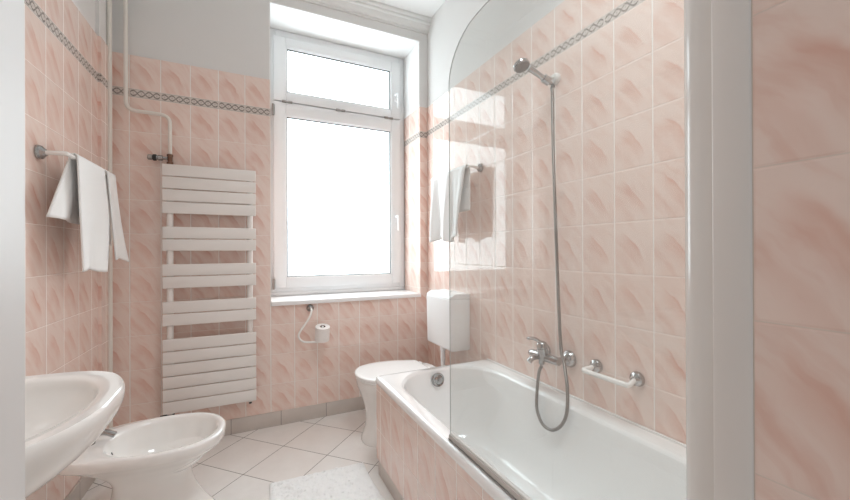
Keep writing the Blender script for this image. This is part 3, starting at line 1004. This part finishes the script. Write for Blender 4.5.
# ------------------------------------------------------------------ bath mixer
mx = thing('bath_mixer', 'chrome wall bath mixer with a lever, above the bath rim', 'tap', (W, 1.32, 0.668))
XM = 1.238
b = MB().tube([(XM, 1.225, 0.668), (XM, 1.240, 0.668), (XM, 1.255, 0.668), (XM, 1.385, 0.668), (XM, 1.400, 0.668), (XM, 1.412, 0.666)],
              [0.016, 0.018, 0.0195, 0.0195, 0.017, 0.012], 20)
b.tube([(XM, 1.318, 0.660), (XM - 0.01, 1.318, 0.71)], [0.026, 0.024], 20)
b.tube(arc_path([(XM, 1.345, 0.664), (XM - 0.045, 1.347, 0.662), (XM - 0.062, 1.348, 0.645)], 0.03), 0.013, 14)
b.lathe([(0.013, 0), (0.013, 0.018), (0.009, 0.022)], (XM - 0.012, 1.320, 0.655), (0, 0, -1), 14)
obj('body', b, M['chrome'], mx, smooth=40)
for y in (1.243, 1.397):
    r = MB().lathe([(0.038, 0.001), (0.038, 0.005), (0.032, 0.018), (0.019, 0.030), (0.013, 0.034)], (W, y, 0.668), (-1, 0, 0), 24)
    r.tube([(W - 0.025, y, 0.668), (XM, y + (0.006 if y < 1.3 else -0.006), 0.668)], 0.0125, 14)
    obj('rose', r, M['chrome'], mx, smooth=30)
lv = MB().lathe([(0.024, 0), (0.0245, 0.012), (0.021, 0.024), (0.012, 0.030)], (XM - 0.010, 1.318, 0.710), (-0.1, 0.05, 1), 20)
lv.tube(spline([(XM - 0.012, 1.322, 0.732), (XM - 0.040, 1.336, 0.752), (XM - 0.070, 1.352, 0.753)], 6), [0.008] * 7 + [0.007] * 5 + [0.005], 10)
obj('lever', lv, M['chrome'], mx, smooth=40)

# ------------------------------------------------------------------ hand shower
hold = thing('shower_holder', 'chrome wall bracket holding the hand shower below the chain border', 'shower holder', (W, 1.316, 1.950))
b = MB().lathe([(0.027, 0), (0.027, 0.012), (0.022, 0.020), (0.012, 0.024)], (W, 1.316, 1.952), (-1, 0, 0), 24)
b.tube([(W - 0.018, 1.316, 1.956), (W - 0.042, 1.314, 1.953)], 0.007, 14)
obj('mount', b, M['profile'], hold, smooth=30)
hx = Vector((1.256, 1.314, 1.936))          # cradle
hd = Vector((-0.130, 0.02, 0.062)).normalized()
b = MB().lathe([(0.0135, 0), (0.0190, 0), (0.0200, 0.032), (0.0135, 0.032), (0.0135, 0)], hx - hd * 0.016, hd, 24, False)
obj('cradle', b, M['chrome'], hold, smooth=30)
hs = thing('hand_shower', 'chrome hand shower on a long steel hose looped down into the bath', 'hand shower', hx)
pts = [hx - hd * 0.030, hx - hd * 0.016, hx, hx + hd * 0.04, hx + hd * 0.075, hx + hd * 0.100]
b = MB().tube(pts, [0.0085, 0.0115, 0.012, 0.012, 0.013, 0.016], 16)
obj('handle', b, M['chrome'], hs, smooth=40)
hc = hx + hd * 0.132 + Vector((-0.010, 0.0, -0.010))
fd = Vector((0.06, -0.36, -0.86)).normalized()
b = MB().lathe([(0.010, -0.026), (0.026, -0.020), (0.036, -0.008), (0.037, 0.002), (0.034, 0.005)], hc, fd, 28)
obj('head', b, M['chrome'], hs, smooth=30)
b = MB().lathe([(0.033, 0.0045), (0.033, 0.008), (0.028, 0.0095)], hc, fd, 28)
obj('spray_face', b, M['grey'], hs, smooth=30)
e = hx - hd * 0.030
hp = [e, e - hd * 0.012 + Vector((0, 0, -0.006)), (1.279, 1.304, 1.900), (1.279, 1.300, 1.85), (1.270, 1.285, 1.539), (1.262, 1.245, 0.802), (1.235, 1.1952, 0.673), (1.214, 1.1582, 0.5852), (1.195, 1.142, 0.4958), (1.187, 1.1615, 0.434), (1.183, 1.2074, 0.3924), (1.183, 1.2612, 0.3885), (1.186, 1.2968, 0.4179), (1.195, 1.3204, 0.4666), (1.214, 1.3264, 0.5901),
      (XM - 0.012, 1.320, 0.628)]
obj('hose', MB().tube(spline(hp, 14), 0.0072, 12), M['hose'], hs, smooth=60)

# ------------------------------------------------------------------ toilet paper
ph = thing('paper_holder', 'white wire toilet paper holder with a chrome rose under the window sill', 'paper holder', (0.416, D, 0.764))
b = MB()
rose(b, (0.416, D - 0.001, 0.764), (0, -1, 0), 0.025)
obj('mount_rose', b, M['chrome'], ph, smooth=30)
pp = [(0.416, D - 0.015, 0.764), (0.416, 2.625, 0.755), (0.395, 2.605, 0.705), (0.338, 2.600, 0.625), (0.330, 2.600, 0.590), (0.350, 2.600, 0.562),
      (0.385, 2.600, 0.550), (0.450, 2.600, 0.546), (0.478, 2.600, 0.552), (0.480, 2.594, 0.580), (0.480, 2.5755, 0.652)]
obj('arm', MB().tube(spline(pp, 6), 0.0068, 12), M['bar'], ph, smooth=60)
tr_ = thing('toilet_roll', 'white toilet roll standing on the wire holder under the window', 'toilet roll', (0.480, 2.600, 0.556))
RZ, RH = 0.556, 0.098
b = MB()
n_ = 32
cyl = lambda r, z: [Vector((0.480 + r * math.cos(2 * PI * k / n_), 2.600 + r * math.sin(2 * PI * k / n_), z)) for k in range(n_)]
b.loft([cyl(0.0185, RZ), cyl(0.046, RZ), cyl(0.0475, RZ + 0.002), cyl(0.0475, RZ + RH - 0.002), cyl(0.046, RZ + RH), cyl(0.0185, RZ + RH), cyl(0.0185, RZ)], False, False)
obj('paper', b, M['paper'], tr_, smooth=30)
b = MB().loft([cyl(0.0183, RZ), cyl(0.0183, RZ + RH), cyl(0.0172, RZ + RH), cyl(0.0172, RZ), cyl(0.0183, RZ)], False, False)
obj('core', b, M['card'], tr_, smooth=30)

tr_.rotation_euler = (0.25, 0.0, 0.0)      # the roll leans forward on its wire

# ------------------------------------------------------------------ bath mat
def bath_mat():
    b = MB()
    x0, x1, y0, y1 = 0.118, 0.590, 1.28, 2.018
    nx, ny = 110, 160
    rnd = random.Random(3)
    rows_ = []
    for j in range(ny + 1):
        row = []
        for i in range(nx + 1):
            u, v = i / nx, j / ny
            x = x0 + (x1 - x0) * u + 0.022 * (v - 1) * (1 if u < 0.5 else 0.9) * 0 + 0.010 * math.sin(v * 6)
            y = y0 + (y1 - y0) * v - 0.022 * u * v
            ed = min(u, 1 - u) * (x1 - x0)
            ed = min(ed, min(v, 1 - v) * (y1 - y0))
            h = 0.003 + 0.013 * min(1.0, (ed / 0.018)) ** 0.5
            if ed > 0.012:
                h += 0.0075 * noise.noise(Vector((x * 38, y * 120, 0.0))) + 0.004 * noise.noise(Vector((x * 150, y * 150, 4.0)))
                h += rnd.uniform(-0.0010, 0.0010)
                x += rnd.uniform(-0.0012, 0.0012)
                y += rnd.uniform(-0.0012, 0.0012)
            row.append(Vector((x, y, h)))
        rows_.append(row)
    # skirt down to the floor
    vs = [[b.bm.verts.new(p) for p in r] for r in rows_]
    for j in range(ny):
        for i in range(nx):
            b.bm.faces.new((vs[j][i], vs[j][i + 1], vs[j + 1][i + 1], vs[j + 1][i]))
    per = [vs[0][i] for i in range(nx)] + [vs[j][nx] for j in range(ny)] + [vs[ny][i] for i in range(nx, 0, -1)] + [vs[j][0] for j in range(ny, 0, -1)]
    bot = [b.bm.verts.new((p.co.x, p.co.y, 0.0)) for p in per]
    n = len(per)
    for i in range(n):
        b.bm.faces.new((per[i], bot[i], bot[(i + 1) % n], per[(i + 1) % n]))
    b.bm.faces.new(bot)
    o = obj('bath_mat', b, M['mat'], smooth=70)
    tag(o, 'white tufted cotton bath mat on the pale floor beside the bath panel', 'bath mat')


bath_mat()

# ------------------------------------------------------------------ light
w = bpy.data.worlds.new('World')
scene.world = w
w.use_nodes = True
bg = w.node_tree.nodes['Background']
bg.inputs[0].default_value = (0.92, 0.97, 1.0, 1)
bg.inputs[1].default_value = 0.5

# added fill light, unseen, under the ceiling above the near end of the bath
ll = bpy.data.lights.new('ceiling_fill', 'AREA')
ll.shape = 'DISK'
ll.size = 0.7
ll.energy = 11.0
ll.spread = math.radians(125)
ll.color = (0.90, 0.97, 1.0)
lo_ = bpy.data.objects.new('ceiling_fill', ll)
COL.objects.link(lo_)
lo_.location = (0.70, 0.75, CEIL - 0.05)



# ------------------------------------------------------------------ camera
cam = bpy.data.cameras.new('Camera')
co = bpy.data.objects.new('Camera', cam)
COL.objects.link(co)
yaw, pit, rol = 0.4498, 0.0020, -0.0040
Fv = Vector((math.sin(yaw) * math.cos(pit), math.cos(yaw) * math.cos(pit), math.sin(pit)))
R0 = Vector((math.cos(yaw), -math.sin(yaw), 0))
U0 = R0.cross(Fv)
Rv = R0 * math.cos(rol) + U0 * math.sin(rol)
Uv = U0 * math.cos(rol) - R0 * math.sin(rol)
m4 = Matrix((Rv, Uv, -Fv)).transposed().to_4x4()
m4.translation = Vector((0, 0, H0))
co.matrix_world = m4
cam.sensor_fit = 'HORIZONTAL'
cam.sensor_width = 36.0
cam.lens = 377.16 / 850 * 36
cam.clip_start = 0.02
scene.camera = co

vs_ = scene.view_settings
scene.display_settings.display_device = 'sRGB'
vs_.view_transform = 'Standard'
vs_.look = 'None'
vs_.exposure = 0.14
vs_.gamma = 1.0
vs_.use_curve_mapping = False
cy = scene.cycles
cy.use_denoising = True
cy.max_bounces = 10
cy.diffuse_bounces = 6
cy.glossy_bounces = 5
cy.transparent_max_bounces = 12
cy.sample_clamp_indirect = 8.0
cy.caustics_reflective = False
cy.caustics_refractive = False
